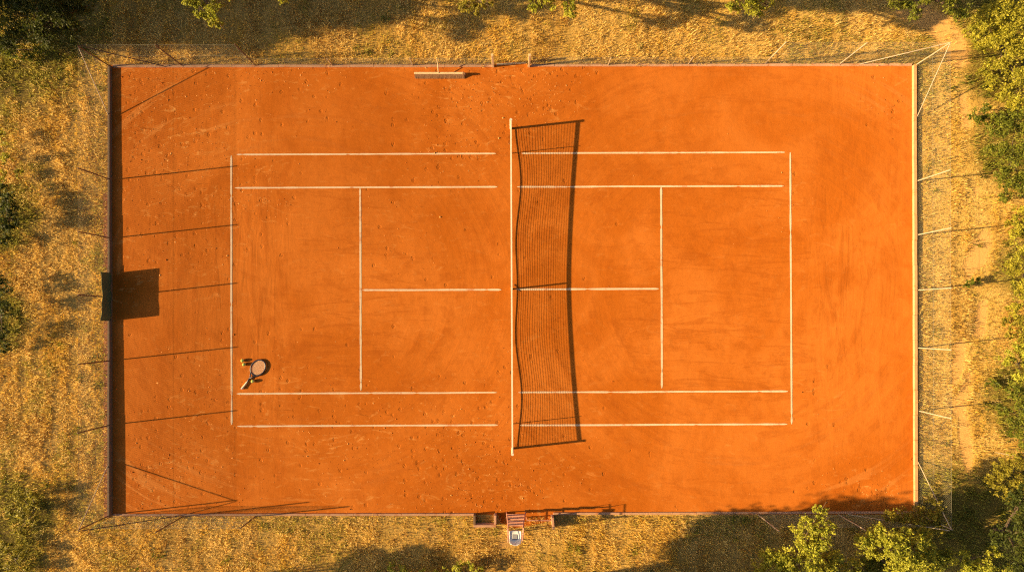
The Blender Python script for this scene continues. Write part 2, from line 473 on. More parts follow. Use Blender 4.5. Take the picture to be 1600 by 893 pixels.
court_line('left baseline of the court', 361.3, 243, 362, 663, gaps=(.15,.56,.9))
court_line('right baseline of the court', 1234.5, 238, 1236.8, 662, gaps=(.3,.97))
court_line('upper outer sideline left of the net', 370, 241.5, 775, 240, .075, gaps=(.03,.43))
court_line('upper outer sideline right of the net', 815, 239.5, 1226, 238, .075, gaps=(.6,))
court_line('upper inner sideline left of the net', 367, 293.5, 777, 292, .08, gaps=(.45,))
court_line('upper inner sideline right of the net', 808, 292, 1225, 290.5, .08, gaps=(.2,.83))
court_line('lower inner sideline left of the net', 370, 614.5, 776, 612.8, .08, gaps=(.52,.7))
court_line('lower inner sideline right of the net', 810, 612.5, 1231, 610.8, .08, gaps=(.35,.9))
court_line('lower outer sideline left of the net', 371, 665.3, 778, 663.5, .08, gaps=(.07,))
court_line('lower outer sideline right of the net', 812, 663.8, 1230, 662, .08, gaps=(.66,))
court_line('service line left of the net', 562.8, 294, 564, 610, .095, gaps=(.97,))
court_line('service line right of the net', 1032.8, 292, 1034.2, 606, .095, gaps=(.2,.92))
court_line('centre service line left of the net', 566, 453, 783, 452.5, .09, gaps=(.9,))
court_line('centre service line right of the net', 806, 451.8, 1029, 451, .09, gaps=(.5,))

# ------------------------------------------------------------------ net
yt = G(0,201).y; yb = G(0,700).y; nx = G(799.5,0).x; ym = G(0,451.5).y
nx0 = G(798.3,0).x; nx1 = G(800.6,0).x
def net_x(y): return nx0 + (nx1-nx0)*(yt-y)/(yt-yb)
def top_z(y):
    s = abs(y-ym)/((yt-yb)/2); return .915+.155*min(1, s)**1.6
def bot_z(y):
    s = (yt-y)/(yt-yb)
    return .05 + .05*math.sin(math.pi*s*3)**2 + .03*math.sin(9*s) + .02
net = empty('tennis_net', (nx, (yt+yb)/2, 0), 'dark tennis net with cream top band across the middle of the clay court', 'tennis net')
for y in (yt, yb):
    mb = MB(); mb.tube([(net_x(y), y, -.02), (net_x(y), y, 1.10)], .048, 12)
    p = mb.build('net_post', M['steelw'], net, smooth=False)
    c = MB().tube([(net_x(y), y, 1.10), (net_x(y), y, 1.125)], .056, 12).build('post_cap', M['steelw'], p)
    c.location = (0,0,0)
# fix child offsets: children built in world coordinates minus parent world
mb = MB(); N = 60
for k in range(N):
    y0 = yt+(yb-yt)*k/N; y1 = yt+(yb-yt)*(k+1)/N
    x0, x1 = net_x(y0), net_x(y1); z0, z1 = top_z(y0), top_z(y1); n = len(mb.v)
    for (x, y, z) in ((x0,y0,z0),(x1,y1,z1)):
        mb.v += [(x-.030,y,z-.055),(x+.030,y,z-.055),(x+.030,y,z),(x-.030,y,z)]
    for j in range(4): mb.f.append((n+j, n+(j+1) % 4, n+4+(j+1) % 4, n+4+j))
mb.build('top_band', M['band'], net)
ropes = MB()
ropes.tube([(net_x(yt+(yb-yt)*k/40)+.02, yt+(yb-yt)*k/40, bot_z(yt+(yb-yt)*k/40)) for k in range(41)], .014, 6)
ropes.build('bottom_rope', M['cord'], net)
mesh = MB(); rows = 22
for r in range(1, rows):
    pts = []
    for k in range(61):
        y = yt+(yb-yt)*k/60; f = r/rows
        z = bot_z(y)+(top_z(y)-.06-bot_z(y))*f
        pts.append((net_x(y)+.012*math.sin(y*1.7+r), y, z))
    for a, b in zip(pts[:-1], pts[1:]): mesh.beam(a, b, .005, .0052)
y = yt-.06
while y > yb+.05:
    mesh.beam((net_x(y), y, bot_z(y)), (net_x(y), y, top_z(y)-.05), .0035, .0035); y -= .052
mesh.build('net_mesh', M['cord'], net)
MB().box((net_x(ym)-.036, ym-.03, .0), (net_x(ym)+.036, ym+.03, top_z(ym)+.004)).build('centre_strap', M['band'], net)
for y in (G(0,239.5).y, G(0,661.5).y):
    MB().tube([(net_x(y)+.02, y, 0), (net_x(y)+.02, y, 1.06)], .016, 8).build('singles_stick', M['steelw'], net)
# anchor hook of the centre strap
MB().tube([G(803,444,.02), G(808,449,.03), G(812,455,.02)], .010, 6).build('strap_anchor', M['cord'], net)

# ------------------------------------------------------------------ fences
FH = 1.92
def fence(label, a, b, posts, h=FH, braces=(), screen=None, ends=(True, True), cell=.062, wr=.0015, post_r=.024, group='wire fences round the court', mesh_h=None, pm='post'):
    """a, b: survey end points; posts: list of survey points; braces: (top survey point, foot survey point)"""
    A = G(*a); B = G(*b); root = empty('chain_link_fence', A, label, 'fence', group)
    for p in posts:
        q = G(*p[:2]); hh = p[2] if len(p) > 2 else h+.03
        ln = Vector((random.uniform(-.02,.02), random.uniform(-.02,.02), 0))
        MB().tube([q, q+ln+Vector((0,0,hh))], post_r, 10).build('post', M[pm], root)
    for t, f, *hz in braces:
        q = G(*t); hh = hz[0] if hz else h
        MB().tube([q+Vector((0,0,hh)), G(*f)], .017, 8).build('brace', M['postshade' if (pm == 'postshade' and abs(f[1]-t[1]) < 20) else 'post'], root)
    L = (B-A).length; d = (B-A)/L; n = Vector((-d.y, d.x, 0)); H = mesh_h or h
    # top and bottom straining wires
    w = MB()
    for z in (H, H*.5, .06): w.tube([A+Vector((0,0,z)), B+Vector((0,0,z))], .0022, 5)
    w.build('straining_wire', M['wire'], root)
    # woven wires, each a thin three-sided rod following the slow bulge of the panel
    V = []; F = []; nseg = 3
    for sgn, off in ((1, .003), (-1, -.003)):
        s = -H if sgn > 0 else 0
        while s < (L if sgn > 0 else L+H):
            za, zb = .06, H
            sa = s + (za if sgn > 0 else -za); sb = s + (zb if sgn > 0 else -zb)
            # clip to the panel
            pts = []
            for i in range(nseg+1):
                f = i/nseg; ss = sa+(sb-sa)*f; zz = za+(zb-za)*f; pts.append([ss, zz])
            if max(sa, sb) < 0 or min(sa, sb) > L: s += cell*1.4142; continue
            out = []
            for ss, zz in pts:
                if ss < 0: dz = -ss; zz2 = zz + (dz if sgn > 0 else -dz); ss = 0; zz = zz2
                if ss > L: dz = ss-L; zz2 = zz - (dz if sgn > 0 else -dz); ss = L; zz = zz2
                out.append((ss, min(max(zz, za), zb)))
            base = len(V)
            for ss, zz in out:
                bul = off + .03*math.sin(ss*1.9)*math.sin(math.pi*zz/H)
                c = A + d*ss + n*bul; c.z = zz
                t = (d*sgn + Vector((0,0,1))).normalized(); q = t.cross(n)
                for ang in (0, 2.094, 4.189):
                    V.append(tuple(c + (n*math.cos(ang) + q*math.sin(ang))*wr - A))
            for i in range(len(out)-1):
                for j in range(3):
                    a0 = base+i*3+j; a1 = base+i*3+(j+1) % 3
                    F.append((a0, a1, a1+3, a0+3))
            s += cell*1.4142
    link('wire_mesh', np_mesh('wire_mesh', V, F), M['wire'], root)
    return root

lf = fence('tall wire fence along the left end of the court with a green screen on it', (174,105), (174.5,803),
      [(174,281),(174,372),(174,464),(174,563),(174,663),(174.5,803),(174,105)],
      braces=[((174,105),(172.5,187)), ((174.5,803),(173,717))], pm='postshade')
rf = fence('tall wire fence along the right end of the court beside the pale kerb', (1432,101), (1434,802),
      [(1432,101),(1432,283),(1432.5,367),(1433,453),(1433,543),(1434,641),(1434,802)],
      braces=[((1432,101),(1431,187)), ((1434,802),(1432,716))])
fence('tall wire fence at the top left corner of the court', (178,103), (400,103), [(285,103),(400,103)], braces=[((175,104),(262,105))], pm='postshade')
fence('tall wire fence at the top right corner of the court', (1195,100), (1428,100), [(1195,100),(1312,100)], braces=[((1431,100),(1341,101))])
fence('knee high wire fence along the top side left of the gate', (402,103), (766,103), [(520,103),(645,103)], h=.72, post_r=.018)
fence('knee high wire fence along the top side right of the gate', (831,102), (1192,101), [(950,102),(1075,101)], h=.72, post_r=.018)
fence('tall wire fence at the bottom left corner of the court', (178,806), (400,806), [(286,806),(399,806,1.45)], braces=[((175,804),(287,804))], mesh_h=1.45, pm='postshade')
fence('tall wire fence at the bottom right corner of the court', (1185,804), (1428,803), [(1185,804),(1310,803)], braces=[((1431,803),(1325,803))], mesh_h=1.5)

# green windscreen cloth hung on the left fence
V = []; F = []; ny_, nz_ = 30, 8
for i in range(ny_+1):
    for j in range(nz_+1):
        f = i/ny_; g = j/nz_
        sag = .07*math.sin(math.pi*f)*(g**1.2)
        p = G(175.4, 426.5+f*74.5)
        z = .10 + (.63-sag*.45)*g
        V.append((p.x+.02+.05*math.sin(math.pi*f)*g+.012*math.sin(17*f), p.y, z))
for i in range(ny_):
    for j in range(nz_):
        a = i*(nz_+1)+j; F.append((a, a+1, a+nz_+2, a+nz_+1))
cloth = link('windscreen', np_mesh('windscreen', V, F, smooth=True), M['green'])
sol = cloth.modifiers.new('thickness', 'SOLIDIFY'); sol.thickness = .008
tag(cloth, 'dark green cloth windscreen hung low on the left fence behind the baseline', 'windscreen')

# gate posts
for lab, u in (('left wooden post of the open gate at the top side', 770.5), ('right wooden post of the open gate at the top side', 826.5)):
    b = G(u, 104); mb = MB().box((b.x-.045, b.y-.045, -.02), (b.x+.045, b.y+.045, 1.12))
    tag(mb.build('gate_post', M['wood'], bevel=.008), lab, 'gate post', 'posts of the open gate')
mb = MB().beam(G(776,101,.02), G(822,98.6,.02), .07, .05)
tag(mb.build('gate_sill', M['wood'], bevel=.008), 'low wooden sill lying between the two gate posts', 'gate sill')

# ------------------------------------------------------------------ drag brush
root = empty('drag_brush', G(688,118), 'long court drag brush leaning with its handle over the top kerb', 'drag brush')
MB().box(G(648.5,118.8,.16), G(725,115.9,.21)).build('beam', M['wood'], root, bevel=.006)
mb = MB()
for i in range(900):
    u = 649+76*i/900+random.uniform(-.3,.3); v = 117.7
    mb.beam(G(u, v, .165), G(u+random.uniform(-1,1), 122.3+random.uniform(-.7,.8), .012), .022, .03)
mb.build('bristle_mat', M['bristle'], root)
MB().tube([G(686,117.2,.21), G(685.8,108,.40), G(685.5,100,.62)], .017, 8).build('handle', M['wood'], root)
MB().box(G(723,119.5,.02), G(728,116.5,.23)).build('end_block', M['bristle'], root, bevel=.02)

# ------------------------------------------------------------------ umpire chair
root = empty('umpire_chair', G(806,808), 'weathered red tube umpire chair with white seat at the bottom entrance', 'umpire chair')
fl, fr = G(791.5,799.5), G(821.5,799.5); rl, rr = G(795,829), G(817,829)
sl, sr = G(794.5,806,1.36), G(816,806,1.36); bl, br = G(795.5,825,1.34), G(814.5,825,1.34)
def tubeobj(name, pts, r=.024, m='rust'): return MB().tube(pts, r, 8).build(name, M[m], root)
tubeobj('leg', [fl, sl]); tubeobj('leg', [fr, sr]); tubeobj('leg', [rl, bl]); tubeobj('leg', [rr, br])
for z in (.28, .55, .82, 1.06):
    f = z/1.30; a = fl.lerp(sl, f); b = fr.lerp(sr, f)
    MB().beam(a, b, .11, .028).build('step', M['rust'], root, bevel=.004)
tubeobj('side_rail', [sl+Vector((0,0,.0)), sl+Vector((-.03,.05,.22)), bl+Vector((-.03,0,.24))], .018)
tubeobj('side_rail', [sr+Vector((0,0,.0)), sr+Vector((.03,.05,.22)), br+Vector((.03,0,.24))], .018)
tubeobj('stretcher', [rl.lerp(bl,.45), rr.lerp(br,.45)], .018)
tubeobj('stretcher', [rl.lerp(bl,.45), fl.lerp(sl,.45)], .018)
tubeobj('stretcher', [rr.lerp(br,.45), fr.lerp(sr,.45)], .018)
bar = MB(); bar.tube([G(823,808,.34), G(861,808,.36)], .022, 8)
tag(bar.tube([G(861,808,.36), G(861.2,808,-.02)], .02, 8).tube([G(823,808,.34), G(822.8,808,-.02)], .02, 8).build('barrier_bar', M['rust']), 'low red bar closing the bottom entrance right of the umpire chair', 'barrier')
# moulded seat shell
V = []; F = []; n1, n2 = 14, 18
prof = [(-.26,.02),(-.24,.045),(-.15,.03),(0,.015),(.12,.02),(.19,.05),(.225,.13),(.24,.25),(.25,.38),(.255,.43)]
for i, (yy, zz) in enumerate(prof):
    t = i/(len(prof)-1); half = .245-.045*max(0, t-.6)/.4
    if i == len(prof)-1: half *= .72
    for j in range(n1+1):
        s = j/n1*2-1
        V.append((s*half, -yy*.86, zz+.05*abs(s)**3*(1 if t < .7 else .1) ))
        if t > .55: V[-1] = (V[-1][0], V[-1][1]+.05*abs(s)**2, V[-1][2])
for i in range(len(prof)-1):
    for j in range(n1):
        a = i*(n1+1)+j; F.append((a, a+1, a+n1+2, a+n1+1))
org = G(804.8,818.5,1.36)
seat = link('seat', np_mesh('seat', np.array(V)+np.array(org-parent_world(root)), F, smooth=True), M['white'], root)
sol = seat.modifiers.new('thickness', 'SOLIDIFY'); sol.thickness = .014
MB().box(org+Vector((-.11,-.13,.035)), org+Vector((.09,.09,.05))).build('seat_pad', M['greypl'], root, bevel=.008)

# ------------------------------------------------------------------ racket and balls
c = G(404,575,.055); tip_dir = Vector((.36, .93, 0)).normalized()
ax = (G(405,571)-G(381,602)).normalized(); sx = Vector((ax.y, -ax.x, 0))
racket = empty('tennis_racket', G(398,583), 'dark framed tennis racket with pale strings lying near the left baseline', 'tennis racket')
cc = G(404.0,574.0,.05)
def oval(a, rad): return cc + ax*math.cos(a)*.36*rad + sx*math.sin(a)*.285*rad
mb = MB(); pts = [oval(2*math.pi*i/48, 1) for i in range(49)]
mb.tube(pts, .030, 8, cap=False)
throat = cc - ax*.375
hub = cc - ax*.60
for s in (-1, 1): mb.tube([oval(math.pi+s*.62, 1), hub + sx*s*.035], .024, 8)
mb.tube([hub+ax*.03, hub-ax*.16], .034, 8)
mb.build('frame', M['black'], racket, smooth=True)
MB().tube([hub-ax*.15, hub-ax*.50], [.036,.040], 8).build('grip', M['grip'], racket)
MB().tube([hub-ax*.50, hub-ax*.525], .046, 8).build('butt_cap', M['white'], racket)
mb = MB()
for i in range(-8, 9):
    t = i/9
    h = math.sqrt(1-t*t)
    mb.beam(cc+sx*t*.28-ax*h*.355, cc+sx*t*.28+ax*h*.355, .011, .004)
    mb.beam(cc+ax*t*.355-sx*h*.28+Vector((0,0,.002)), cc+ax*t*.355+sx*h*.28+Vector((0,0,.002)), .011, .004)
mb.build('strings', M['string'], racket)

def make_ball(u, v, label, r=.070):
    import bmesh
    bm = bmesh.new(); bmesh.ops.create_uvsphere(bm, u_segments=24, v_segments=16, radius=r)
    me = bpy.data.meshes.new('tennis_ball'); bm.to_mesh(me); bm.free()
    for p in me.polygons: p.use_smooth = True
    me.materials.append(M['ball'])
    o = bpy.data.objects.new('tennis_ball', me); C.objects.link(o); o.location = G(u, v, r+.004)
    tag(o, label, 'tennis ball', 'yellow balls beside the racket')
    seam = MB(); pts = []
    for i in range(61):
        t = 2*math.pi*i/60; A = .44
        x = math.cos(t)*.75+.25*math.cos(3*t); yy = math.sin(t)*.75-.25*math.sin(3*t); z = 2*math.sqrt(.75*.25)*math.sin(2*t)
        vv = Vector((x, yy, z)).normalized()*r*1.003; pts.append(vv+o.location)
    seam.tube(pts, .0035, 5, cap=False).build('seam', M['white'], o)
    return o
make_ball(380.0, 562.8, 'upper of the two yellow tennis balls touching above the racket')
make_ball(382.3, 568.8, 'lower of the two yellow tennis balls touching above the racket')
make_ball(396.0, 595.0, 'single yellow tennis ball right of the racket grip')

# ------------------------------------------------------------------ grass
def in_court(x, y, m=0.0):
    return (x > G(170,0).x-m) & (x < G(1431,0).x+m) & (y < G(0,103).y+m) & (y > G(0,804).y-m)

def tuft_mesh(name, px, py, hgt, wid, lean, cols, pz=0.0):
    """one curved blade per point: 2 quads"""
    n = len(px); a = rng.uniform(0, 2*math.pi, n); b = rng.uniform(0, 2*math.pi, n)
    dx, dy = np.cos(a), np.sin(a); wx, wy = -np.sin(a)*wid/2, np.cos(a)*wid/2
    P0 = np.stack([px, py, np.full(n, pz)], 1)
    l1, l2 = hgt*lean*.35, hgt*lean
    P1 = P0 + np.stack([dx*l1, dy*l1, hgt*.6], 1)
    P2 = P0 + np.stack([dx*l2, dy*l2, hgt*(1-.25*lean)], 1)
    W = np.stack([wx, wy, np.zeros(n)], 1)
    V = np.stack([P0-W, P0+W, P1+W*.8, P1-W*.8, P2], 1).reshape(-1, 3)
    i = np.arange(n)*5
    F = np.concatenate([np.stack([i, i+1, i+2], 1), np.stack([i, i+2, i+3], 1), np.stack([i+3, i+2, i+4], 1)])
    cols = np.repeat(cols, 5, 0)
    return np_mesh(name, V, F, cols)

def sample_outside(n, x0, x1, y0, y1, dens):
    x = rng.uniform(x0, x1, n); y = rng.uniform(y0, y1, n)
    k = ~in_court(x, y, .05) & (rng.uniform(0, 1, n) < dens(x, y))
    return x[k], y[k]

def grass_density(x, y):
    d = .35+1.1*smooth(.35*fbm(x*.9, y*.9, 31)+.65*fbm(x*2.8, y*.28, 33), .38, .60)
    d *= .35+.9*smooth(fbm(x*3.1, y*3.1, 37), .35, .6)
    d *= 1-.93*np.clip(sand_field(x, y)*1.4, 0, 1)
    right = smooth(x, G(1440,0).x, G(1470,0).x)
    d *= 1-.45*right
    return np.clip(d, 0, 1)

x, y = sample_outside(900000, -24, 24, -13.5, 15.5, grass_density)
n = len(x)
hue = .5*fbm(x*.6, y*.6, 41)+.5*fbm(x*2.4, y*.35, 43); hue2 = rng.uniform(0, 1, n); g = green_field(x, y)
left = 1-smooth(x, G(60,0).x, G(172,0).x)
straw = np.array([.86,.66,.24]); gold = np.array([.78,.53,.09]); brown = np.array([.36,.20,.045]); olive = np.array([.36,.33,.06])
w = smooth(hue+.25*(hue2-.5), .42, .62)[:, None]
col = straw*(1-w)+gold*w
b_ = (rng.uniform(0, 1, n) < .05+.50*smooth(.5*fbm(x*.5, y*.4, 91)+.5*fbm(x*2.2, y*.5, 93), .48, .62))[:, None]; col = np.where(b_, brown, col)
ol = np.clip(smooth(fbm(x*.8+9, y*.8, 47), .52, .66)*.6+g*1.2, 0, .95); ol = ol + .35*np.exp(-np.minimum(np.abs(x-G(160,0).x), np.abs(x-G(1450,0).x))/.5)
ol = ol + .3*np.exp(-np.abs(y-G(0,812).y)/.35)
o_ = (rng.uniform(0, 1, n) < ol)[:, None]; col = np.where(o_, olive*(.7+.8*rng.uniform(0,1,n))[:, None], col)
col = col*(.84+.32*rng.uniform(0, 1, n))[:, None]
hgt = rng.uniform(.04, .15, n)*(.6+.9*fbm(x*.7, y*.7, 51))
me = tuft_mesh('dry_grass', x, y, hgt, rng.uniform(.010, .024, n), rng.uniform(.25, 1.0, n), col)
tag(link('dry_grass', me, M['grass']), 'dry golden grass covering the ground outside the court', 'grass', kind='stuff')

# taller straw clumps (broken by colour) and leafy weeds around
def clumps(name, label, n, dens, hrange, blades, colA, colB, spread=.10, wid=(.010,.022), rect=(-24,24,-13.5,15.5)):
    x, y = sample_outside(n, *rect, dens)
    m = len(x); cx = np.repeat(x, blades)+rng.normal(0, spread, m*blades); cy = np.repeat(y, blades)+rng.normal(0, spread, m*blades)
    hb = np.repeat(rng.uniform(*hrange, m), blades)*rng.uniform(.6, 1.1, m*blades)
    k = ~in_court(cx, cy, -.07); cx, cy, hb = cx[k], cy[k], hb[k]
    t = np.repeat(rng.uniform(0, 1, m), blades)[k][:, None]
    col = (np.array(colA)*(1-t)+np.array(colB)*t)*(.65+.6*rng.uniform(0, 1, len(cx)))[:, None]
    me = tuft_mesh(name, cx, cy, hb, rng.uniform(*wid, len(cx)), rng.uniform(.4, 1.1, len(cx)), col)
    return tag(link(name, me, M['grass']), label, 'grass', kind='stuff')
clumps('straw_tufts', 'taller straw tufts standing in the dry grass', 9000,
       lambda x, y: np.clip(grass_density(x, y)*.8, 0, 1)*(.4+.6*(x < G(180,0).x)+.2*(y > G(0,100).y)), (.14,.30), 14, (.92,.70,.26), (.84,.58,.12))
clumps('green_weeds', 'low olive green weeds among the dry grass', 8000,
       lambda x, y: np.clip(green_field(x, y)*.9+.10*smooth(fbm(x*.5, y*.5, 61), .5, .7)+.5*np.exp(-np.abs(x-G(158,0).x)/.35)*smooth(fbm(x*0+1, y*.6, 62), .45, .6), 0, 1),
       (.08,.22), 16, (.14,.16,.02), (.34,.31,.04), wid=(.02,.05))

# clay crumbs, leaf litter and grit on the court
xx = rng.uniform(L0+.1, R0-.1, 60000); yy = rng.uniform(B0+.05, T0-.05, 60000)
sc_ = court_cols(xx, yy)[:, 0]; k = rng.uniform(0, 1, 60000) < (np.clip(sc_-.12, 0, 1)**1.5)*.60+.0015
xx, yy = xx[k], yy[k]; n = len(xx)
sz = rng.uniform(.008, .030, n)*(1+.8*(rng.uniform(0,1,n) < .06)); a = rng.uniform(0, 6.28, n); asp = rng.uniform(.35, .9, n)
ux = np.stack([np.cos(a)*sz, np.sin(a)*sz, np.zeros(n)], 1); vx = np.stack([-np.sin(a)*sz*asp, np.cos(a)*sz*asp, np.zeros(n)], 1)
P = np.stack([xx, yy, np.full(n, .002)], 1); top = P + np.stack([rng.normal(0,.004,n), rng.normal(0,.004,n), sz*rng.uniform(.3,.9,n)], 1)
V = np.stack([P-ux, P-vx, P+ux, P+vx, top], 1).reshape(-1, 3); i = np.arange(n)*5
F = np.concatenate([np.stack([i+j, i+(j+1) % 4, i+4], 1) for j in range(4)])
cc_ = np.where((rng.uniform(0,1,n) < .45)[:, None], np.array([.78,.36,.11]), np.array([.48,.13,.02])); cc_ = np.where((rng.uniform(0,1,n) < .05)[:, None], np.array([.10,.035,.012]), cc_)
tag(link('clay_crumbs', np_mesh('clay_crumbs', V, F, np.repeat(cc_, 5, 0)), M['crumb']), 'loose clay crumbs and grit scattered on the court', 'crumbs', kind='stuff')

# ------------------------------------------------------------------ trees and bushes
def leaves(clus, n_per, size, colA, colB, origin, up=.55):
    """clus: list of (Vector centre, radius). Leaf quads on the outer volume of each clump, broken into twigs"""
    Vs = []; Cs = []
    for c, r in clus:
        m = int(n_per*r*r/.16)
        # twigs: sub-centres on the shell
        tw = max(6, int(20*r*r/.16)); d = rng.normal(0, 1, (tw, 3)); d /= np.linalg.norm(d, axis=1)[:, None]
        d[:, 2] = np.abs(d[:, 2])*np.where(rng.uniform(0,1,tw) < .8, 1, -1)
        tc = np.array(c)+d*r*rng.uniform(.35, 1.05, tw)[:, None]*np.array([1,1,.75])
        idx = rng.integers(0, tw, m)
        p = tc[idx]+rng.normal(0, r*.13, (m, 3))
        p[:, 2] = np.maximum(p[:, 2], .03)
        nrm = rng.normal(0, 1, (m, 3)); nrm[:, 2] += up*2; nrm[:, 0] -= .3; nrm /= np.linalg.norm(nrm, axis=1)[:, None]
        t = np.cross(nrm, rng.normal(0, 1, (m, 3))); t /= np.linalg.norm(t, axis=1)[:, None]; b = np.cross(nrm, t)
        s = rng.uniform(.6, 1.3, m)[:, None]*size
        q = np.stack([p-t*s, p-b*s*.5, p+t*s, p+b*s*.5], 1)
        Vs.append(q.reshape(-1, 3))
        mixf = np.clip(rng.uniform(0, 1, tw)[idx]*.6+rng.uniform(0, 1, m)*.5, 0, 1)[:, None]
        col = (np.array(colA)*(1-mixf)+np.array(colB)*mixf)*(.7+.6*rng.uniform(0, 1, m))[:, None]
        Cs.append(np.repeat(col, 4, 0))
    V = np.concatenate(Vs)-np.array(origin); Cc = np.concatenate(Cs)
    F = np.arange(len(V)).reshape(-1, 4)
    return V, F, Cc

TREE_COLS = {'lime': ((.20,.24,.014),(.56,.54,.06)), 'green': ((.09,.125,.012),(.26,.27,.025)), 'dark': ((.035,.055,.008),(.10,.12,.015)),
             'yellow': ((.24,.25,.02),(.52,.46,.045)), 'olive': ((.18,.17,.015),(.42,.36,.04))}
def tree(name, label, base, clus, kind='lime', group=None, n_per=430, size=.045, trunk_r=.07, cat='tree', fork=.35):
    base = Vector(base); root = empty(name, base, label, cat, group)
    full = []
    for c, r in clus:
        full.append((c, r))
        for _ in range(2):
            o = Vector(rng.normal(0, 1, 3)); o.normalize(); o.z *= .5
            q = Vector(c)+o*r*.75; q.z = max(q.z, .15)
            full.append((q, r*random.uniform(.4, .62)))
    V, F, Cc = leaves(full, n_per, size, *TREE_COLS[kind], base)
    link('crown' if cat == 'tree' else 'foliage', np_mesh('crown', V, F, Cc), M['leaf'], root)
    mb = MB(); top = sum((Vector(c) for c, r in clus), Vector())/len(clus)
    fk = base.lerp(top, fork); fk.x = base.x+(top.x-base.x)*fork*.6
    mid = base.lerp(fk, .5)+Vector((random.uniform(-.05,.05), random.uniform(-.05,.05), 0))
    mb.tube([base+Vector((0,0,-.05)), mid, fk], [trunk_r*1.25, trunk_r, trunk_r*.8], 9)
    for c, r in clus:
        c = Vector(c); m2 = fk.lerp(c, .5)+Vector((random.uniform(-.1,.1), random.uniform(-.1,.1), random.uniform(0,.12)))
        mb.tube([fk-Vector((0,0,.03)), m2, c, c+(c-m2)*.35], [trunk_r*.55, trunk_r*.36, trunk_r*.2, .004], 6)
        for _ in range(5):
            o = Vector(rng.normal(0, 1, 3)); o.normalize(); o.z = abs(o.z)*.7
            mb.tube([c.lerp(m2, random.random()*.6), c+o*r*.9], [trunk_r*.16, .003], 4)
    mb.build('trunk' if cat == 'tree' else 'stem', M['bark'], root)
    return root

def disp(lst): return [(D(u, v, z), r) for u, v, z, r in lst]
def gnd(lst): return [(G(u, v, z), r) for u, v, z, r in lst]

# bright trees at the bottom right
tree('broadleaf_tree', 'bright lime tree with a pointed top poking over the bottom fence', G(1215,905),
     disp([(1281,800,3.3,.30),(1284,822,3.3,.42),(1256,826,3.3,.42),(1280,845,3.1,.44),(1255,850,3.0,.42),(1225,868,2.9,.48),(1195,880,2.6,.50),(1208,866,2.8,.42),(1262,876,3.0,.5),(1300,872,2.6,.42),(1230,893,2.8,.5),(1330,886,2.3,.45),(1285,893,2.6,.5)]), 'lime', 'trees along the bottom side', n_per=520, trunk_r=.07)
tree('broadleaf_tree', 'bright lime tree with two leaning crowns in the bottom right', G(1385,905),
     disp([(1348,848,2.6,.42),(1368,834,2.6,.44),(1388,842,2.8,.44),(1400,862,3.0,.48),(1412,838,2.7,.42),(1430,852,2.7,.46),(1448,862,2.4,.42),(1428,878,2.8,.48),(1396,885,2.6,.42),(1452,888,2.4,.45),(1362,862,2.3,.38),(1440,838,2.3,.35)]), 'lime', 'trees along the bottom side', n_per=520, trunk_r=.07)
tree('shrub', 'dark undergrowth bush below the two lime trees at the bottom edge', G(1340,900),
     disp([(1300,880,1.2,.6),(1350,885,1.2,.6),(1410,885,1.3,.6),(1470,870,1.3,.55),(1380,870,1.0,.5)]), 'green', 'bushes at the bottom edge', trunk_r=.04, cat='shrub')
tree('shrub', 'olive shrub growing over the bottom right court corner', G(1415,815),
     disp([(1400,806,.9,.42),(1432,806,1.2,.5),(1455,795,1.3,.42),(1470,818,1.2,.42),(1440,825,1.2,.45),(1408,826,.9,.38)]), 'olive', 'shrubs at the right edge', trunk_r=.04, cat='shrub')
tree('shrub', 'leafy bush catching light at the bottom edge right of the lime trees', G(1495,870),
     disp([(1508,872,1.8,.42),(1535,885,1.8,.42),(1550,865,1.7,.32),(1515,893,1.9,.42),(1570,893,1.8,.4)]), 'lime', 'shrubs at the right edge', trunk_r=.05, cat='shrub')
tree('broadleaf_tree', 'dark green tree filling the bottom right corner', G(1550,830),
     disp([(1590,790,3.2,.55),(1600,830,3.4,.65),(1592,868,3.2,.6),(1560,840,2.2,.42),(1610,760,3.0,.45)]), 'dark', 'trees along the right side', trunk_r=.10)
# right edge
R_ = 'shrubs at the right edge'
tree('shrub', 'dense green bush at the right edge opposite the upper baseline corner', G(1578,245),
     disp([(1563,200,1.1,.5),(1590,190,1.2,.55),(1560,240,1.1,.5),(1592,240,1.3,.6),(1568,278,1.0,.45),(1595,290,1.0,.5),(1570,305,.6,.3)]), 'green', R_, n_per=480, trunk_r=.04, cat='shrub')
tree('shrub', 'small round green bush standing alone in dry grass right of the top corner', G(1530,181),
     disp([(1524,181,.45,.33),(1540,175,.5,.33),(1535,188,.4,.25)]), 'green', R_, trunk_r=.025, cat='shrub')
tree('shrub', 'yellow green bush at the right edge level with the centre line', G(1598,430),
     disp([(1585,370,.8,.4),(1600,400,.9,.5),(1583,420,.7,.38),(1600,450,.9,.48),(1588,480,.7,.4)]), 'yellow', R_, trunk_r=.03, cat='shrub')
tree('shrub', 'bright green bush at the right edge below the centre line', G(1588,570),
     disp([(1575,562,.8,.34),(1592,545,.8,.4),(1598,590,1.0,.5)]), 'lime', R_, trunk_r=.03, cat='shrub')
tree('shrub', 'dark green bush at the right edge beside the lower baseline corner', G(1590,650),
     disp([(1588,610,1.1,.42),(1598,640,1.2,.5),(1585,665,1.0,.42),(1600,690,1.1,.45),(1570,640,.6,.32)]), 'green', R_, trunk_r=.04, cat='shrub')
tree('shrub', 'olive bush under the bare twig at the right edge', G(1580,745),
     disp([(1565,730,.9,.42),(1590,720,1.0,.42),(1575,765,1.0,.45),(1598,755,1.0,.45),(1552,750,.7,.35)]), 'olive', R_, trunk_r=.03, cat='shrub')
tree('shrub', 'yellow green shrub at the right edge just above the centre line', G(1598,345),
     disp([(1592,335,.6,.38),(1600,355,.7,.4),(1580,350,.4,.25)]), 'yellow', R_, trunk_r=.03, cat='shrub')
